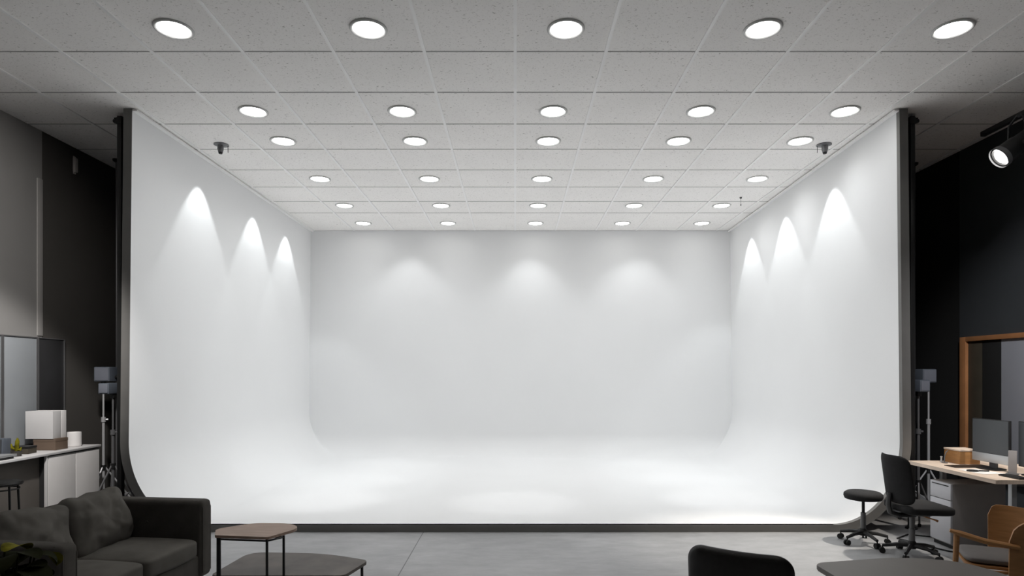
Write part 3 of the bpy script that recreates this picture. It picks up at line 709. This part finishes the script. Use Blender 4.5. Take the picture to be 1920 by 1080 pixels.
def monitor(loc, rz, w_, h_, label, chin=True):
    t = thing('monitor', label, 'monitor', loc, rz, 'monitors on the oak desk')
    z0 = 0.062
    bm = new(); box(bm, (-w_ / 2, -0.004, z0), (w_ / 2, 0.022, z0 + h_), 0.004); obj('housing', bm, 'plastic', t)
    c = 0.085 if chin else 0.012
    bm = new(); box(bm, (-w_ / 2 + 0.006, -0.007, z0 + c), (w_ / 2 - 0.006, -0.003, z0 + h_ - 0.006)); obj('screen', bm, 'screen', t, smooth=False)
    if chin:
        bm = new(); box(bm, (-w_ / 2 + 0.002, -0.008, z0 + 0.002), (w_ / 2 - 0.002, -0.002, z0 + c - 0.002), 0.002); obj('chin', bm, 'alu', t)
    bm = new(); box(bm, (-0.045, 0.024, 0.008), (0.045, 0.04, z0 + h_ * 0.4), 0.005); obj('stand_neck', bm, 'dimsteel', t)
    bm = new(); prism(bm, rounded([(-0.11, -0.09), (0.11, -0.09), (0.11, 0.10), (-0.11, 0.10)], 0.07, 8), 0.0, 0.009, 0.002); obj('stand_foot', bm, 'black', t)
    return t
# screens face the chair (-X)
monitor((4.52, 5.945, DZ + 0.001), -PI / 2 + 0.05, 0.43, 0.41, 'dark monitor with a silver lower band, nearer the wooden box')
monitor((4.60, 5.50, DZ + 0.001), -PI / 2, 0.42, 0.41, 'dark monitor cut by the right picture edge, beside the silver-banded one', chin=False)

t = thing('wooden_box', 'amber wooden box standing at the far end of the oak desk', 'box', (4.44, 6.25, DZ + 0.001))
bm = new(); box(bm, (0, 0, 0), (0.21, 0.22, 0.128), 0.004); obj('body', bm, 'boxwood', t)
bm = new(); box(bm, (-0.004, -0.004, 0.129), (0.214, 0.224, 0.145), 0.003); obj('lid', bm, 'oak', t)
t = thing('salt_bottle', 'small pale bottle on the far end of the oak desk', 'bottle', pw(1765, 0, 6.4)[:2] + (DZ + 0.001,))
bm = new(); lathe(bm, [(0, 0), (0.013, 0), (0.014, 0.008), (0.009, 0.02), (0.008, 0.045), (0.012, 0.055), (0.012, 0.062), (0, 0.064)], 18); obj('body', bm, 'alu', t)
t = thing('wire_holder', 'thin bent wire holder leaning beside the wooden box', 'holder', pw(1774, 0, 6.35)[:2] + (DZ + 0.001,))
bm = new(); tube(bm, [(-0.02, 0, 0.004), (-0.015, 0, 0.07), (0.0, 0, 0.112), (0.02, 0, 0.125)], 0.005, 8); obj('hoop', bm, 'dimsteel', t)
bm = new(); lathe(bm, [(0, 0), (0.028, 0), (0.028, 0.006), (0, 0.006)], 18, c=(-0.015, 0, 0)); obj('foot', bm, 'dimsteel', t)
bm = new(); prism(bm, rounded([(0, 0), (0.40, 0.02), (0.40, 0.2), (0.0, 0.17)], 0.02, 4), 0, 0.003)
tag(obj('desk_mat', bm, 'black', loc=(4.24, 6.02, DZ + 0.001)), 'thin black mat lying at the middle of the oak desk', 'mat')
bm = new(); prism(bm, [(0, 0), (0.21, 0.03), (0.17, 0.32), (-0.04, 0.29)], 0, 0.0012)
tag(obj('paper_sheet', bm, 'paper', loc=(4.22, 5.63, DZ + 0.001)), 'white sheet of paper in front of the monitors on the desk', 'paper')
bm = new(); tube(bm, [(math.cos(2 * PI * k / 24) * 0.045, math.sin(2 * PI * k / 24) * 0.04, 0.006) for k in range(25)], 0.0055, 8, cap=False); tube(bm, [(0.04, 0, 0.006), (0.13, -0.03, 0.006)], 0.0055, 8)
tag(obj('headset_band', bm, 'black', loc=(4.245, 5.80, DZ + 0.003)), 'black ring-shaped band lying on the white paper', 'headband')
t = thing('keyboard', 'slim black keyboard in front of the right monitor', 'keyboard', (4.36, 5.46, DZ + 0.001), -PI / 2)
bm = new(); box(bm, (-0.11, -0.055, 0), (0.12, 0.055, 0.012), 0.003); obj('base', bm, 'black', t)
bm = new()
for r_ in range(4):
    for c_ in range(12): box(bm, (-0.10 + c_ * 0.0178, -0.046 + r_ * 0.0235, 0.012), (-0.085 + c_ * 0.0178, -0.027 + r_ * 0.0235, 0.016))
obj('keys', bm, 'plastic', t, smooth=False)
t = thing('phone_stand', 'slim grey upright device standing before the right monitor', 'device', (4.44, 5.53, DZ + 0.001) if False else (4.47, 5.62, DZ + 0.001), -0.9)
bm = new(); box(bm, (-0.032, -0.006, 0.008), (0.032, 0.008, 0.215), 0.005, mx=Matrix.Rotation(-0.05, 4, 'X')); obj('body', bm, 'cabside', t)
bm = new(); prism(bm, rounded([(-0.045, -0.04), (0.045, -0.04), (0.045, 0.04), (-0.045, 0.04)], 0.02, 5), 0, 0.009, 0.002); obj('foot', bm, 'dimsteel', t)

# cable on the floor
bm = new(); tube(bm, [(4.25, 6.35, 0.008), (4.05, 6.45, 0.008), (3.85, 6.3, 0.008), (3.95, 6.05, 0.008), (4.05, 5.85, 0.008), (4.3, 5.6, 0.008), (4.6, 5.5, 0.008)], 0.007, 8)
tag(obj('power_cable', bm, 'rubber'), 'black cable running over the concrete around the drawer pedestal', 'cable')

# ------------------------------------------------------------------ framed panel on the right wall
t = thing('framed_board', 'large wood-framed board with brown, black and grey fields on the dark right wall', 'wall board', (XR, 6.3, 0.45))
H_ = 2.115 - 0.45
def fy(px): return 5.55 * F_PX / (px - 966) - 6.3
Ye = fy(1805)
bm = new()
box(bm, (-0.07, Ye - 0.10, 0), (-0.002, Ye, H_), 0.003); box(bm, (-0.07, -1.0, 0), (-0.002, -0.94, H_), 0.003)
box(bm, (-0.07, -0.94, H_ - 0.055), (-0.002, Ye - 0.10, H_), 0.003); box(bm, (-0.07, -0.94, 0), (-0.002, Ye - 0.10, 0.05), 0.003)
obj('frame', bm, 'framewood', t)
for nm, a, b, m in (('brown_field', fy(1842), Ye - 0.10, 'darkbrown'), ('black_field', fy(1878), fy(1842), 'rubber'), ('grey_field', -0.94, fy(1878), 'bluegrey2')):
    bm = new(); box(bm, (-0.035, a, 0.05), (-0.004, b - 0.002, H_ - 0.055), 0.001); obj(nm, bm, m, t)

# ------------------------------------------------------------------ wooden armchair, right foreground
t = thing('plywood_armchair', 'honey brown bent plywood armchair at the right edge of the picture', 'armchair', (3.345, 4.41, 0), -0.45)
def shell_pt(u, z, off=0.0):
    # u from 0 (front edge of the far side) to 1 (front edge of the near side)
    a = PI * (0.5 - 0.02) - u * PI * 0.96
    r = 0.27 + off + 0.04 * (z - 0.3)
    return (math.cos(a) * r * 1.05 + 0.03, math.sin(a) * r, z)
def shell(u0, u1, z0f, z1f, n=40, mz=10, off=0.0, th=0.016):
    bm = new(); G = []
    for q, o_ in ((0, off), (1, off + th)):
        G.append([[bm.verts.new(shell_pt(u0 + (u1 - u0) * i / n, z0f(u0 + (u1 - u0) * i / n) + (z1f(u0 + (u1 - u0) * i / n) - z0f(u0 + (u1 - u0) * i / n)) * j / mz, o_)) for i in range(n + 1)] for j in range(mz + 1)])
    for j in range(mz):
        for i in range(n):
            bm.faces.new((G[0][j][i], G[0][j][i + 1], G[0][j + 1][i + 1], G[0][j + 1][i])); bm.faces.new((G[1][j][i + 1], G[1][j][i], G[1][j + 1][i], G[1][j + 1][i + 1]))
    for j in range(mz):
        for i in (0, n): bm.faces.new((G[0][j][i], G[0][j + 1][i], G[1][j + 1][i], G[1][j][i]))
    for i in range(n):
        for j in (0, mz): bm.faces.new((G[0][j][i], G[0][j][i + 1], G[1][j][i + 1], G[1][j][i]))
    return bm
def ztop(u):
    e = u / 0.07 if u < 0.5 else (1 - u) / 0.16
    z = 0.70
    if e < 1: z -= (0.08 if u < 0.5 else 0.14) * (1 - math.sqrt(max(0, 1 - (1 - e) ** 2)))
    return z
obj('back_shell', shell(0.0, 1.0, lambda u: 0.27, ztop), 'ply', t, ang=50)
bm = new(); prism(bm, rounded([(-0.17, -0.22), (0.18, -0.22), (0.25, 0.0), (0.18, 0.22), (-0.17, 0.22)], 0.09, 6), 0.345, 0.362, 0.003); obj('seat_board', bm, 'ply', t)
bm = new(); cushion(bm, (0.02, 0, 0.388), (0.19, 0.20, 0.025), 0.5, 0.35, puff=0.1); obj('seat_pad', bm, 'seatpad', t, ang=80)
xf = -0.22
bm = new(); tube(bm, [(0.10, -0.29, 0.525), (xf * 0.4, -0.305, 0.55), (xf, -0.305, 0.585), (xf - 0.06, -0.300, 0.60)], [0.017, 0.019, 0.020, 0.012], 10, sx=1.7, up=(0, 0, 0.6)); obj('armrest', bm, 'ply', t)
bm = new(); tube(bm, [(xf - 0.02, -0.298, 0.585), (xf - 0.03, -0.298, 0.3), (xf - 0.07, -0.30, 0.0)], [0.018, 0.016, 0.013], 10); obj('front_leg', bm, 'ply', t)
bm = new(); tube(bm, [(-0.02, 0.262, 0.34), (-0.05, 0.27, 0.0)], [0.018, 0.013], 10); obj('front_leg', bm, 'ply', t)
for s in (1, -1):
    bm = new(); tube(bm, [(0.17, s * 0.19, 0.35), (0.24, s * 0.22, 0.0)], [0.020, 0.013], 10); obj('rear_leg', bm, 'ply', t)
bm = new(); tube(bm, [(xf - 0.03, -0.29, 0.33), (0.17, -0.20, 0.335)], 0.012, 8); obj('side_rail', bm, 'ply', t)

# ------------------------------------------------------------------ track with spotlight, top right
t = thing('light_track', 'black lighting rail hanging below the ceiling at the top right', 'lighting track', (4.95, 6.62, 4.20))
bm = new(); box(bm, (-0.025, -2.6, -0.025), (0.025, 0.0, 0.025), 0.004); obj('rail', bm, 'black', t)
for y in (-1.0, -2.3):
    bm = new(); tube(bm, [(0, y, 0.02), (0, y, CEIL - 4.20 - 0.001)], 0.008, 8); obj('hanger_rod', bm, 'black', t)
H0 = Vector((4.56, 5.88, 3.70)); AIM = Vector((2.5, 4.7, 0.9)); dirv = Vector((-0.846, 0.10, -0.62)).normalized()
q = dirv.to_track_quat('Z', 'Y').to_matrix().to_4x4()
t = thing('track_spotlight', 'black spotlight with lit round lens and yoke hanging from the rail', 'spotlight', H0)
bm = new(); lathe(bm, [(0, -0.40), (0.06, -0.40), (0.085, -0.37), (0.085, -0.20), (0.095, -0.17), (0.095, -0.01), (0.088, 0.0), (0.083, -0.012), (0.083, -0.03), (0, -0.03)], 32, mx=q); obj('body', bm, 'black', t)
bm = new(); lathe(bm, [(0, -0.028), (0.082, -0.028), (0.07, -0.010), (0.0, 0.0)], 32, mx=q); obj('lens', bm, 'glasslens', t)
bm = new(); lathe(bm, [(0.095, -0.03), (0.103, -0.03), (0.104, 0.018), (0.099, 0.018), (0.096, -0.02)], 32, mx=q); obj('front_collar', bm, 'dimsteel', t)
bm = new()
side = dirv.cross(Vector((0, 0, 1))).normalized(); c0 = -dirv * 0.18
topc = Vector((4.95, 5.98, 4.173)) - H0
for s in (-1, 1): tube(bm, [c0 + side * s * 0.09, c0 + side * s * 0.12 + Vector((0, 0, 0.02)), c0 + side * s * 0.11 + Vector((0.0, 0, 0.22)), c0 + side * s * 0.02 + Vector((0.02, 0, 0.29))], 0.011, 8)
tube(bm, [c0 + Vector((0.02, 0, 0.28)), topc - Vector((0, 0, 0.02))], 0.016, 8); obj('yoke', bm, 'black', t)
bm = new(); box(bm, (topc.x - 0.05, topc.y - 0.06, topc.z - 0.06), (topc.x + 0.05, topc.y + 0.06, topc.z - 0.002), 0.006); obj('rail_clamp', bm, 'black', t)
bm = new(); bmesh.ops.create_uvsphere(bm, u_segments=12, v_segments=8, radius=0.009, matrix=Matrix.Translation(-dirv * 0.25 - side * 0.088)); obj('indicator', bm, 'amberled', t)
bm = new(); tube(bm, [-dirv * 0.40 + Vector((0, 0, 0.0)), -dirv * 0.46 + Vector((0.02, 0, 0.08)), c0 + Vector((0.12, 0, 0.25)), topc + Vector((0.02, 0.03, -0.05))], 0.006, 8); obj('cord', bm, 'rubber', t)
lamp('spot_beam', 'SPOT', H0 + dirv * 0.06, 520, target=(2.6, 6.0, 0), spot_size=math.radians(38), spot_blend=0.8, shadow_soft_size=0.05, color=(1, 0.93, 0.84))
lamp('desk_beam', 'SPOT', (4.93, 5.0, 4.05), 360, target=(4.5, 5.95, 0.75), spot_size=math.radians(30), spot_blend=0.6, shadow_soft_size=0.05, color=(1, 0.92, 0.83))
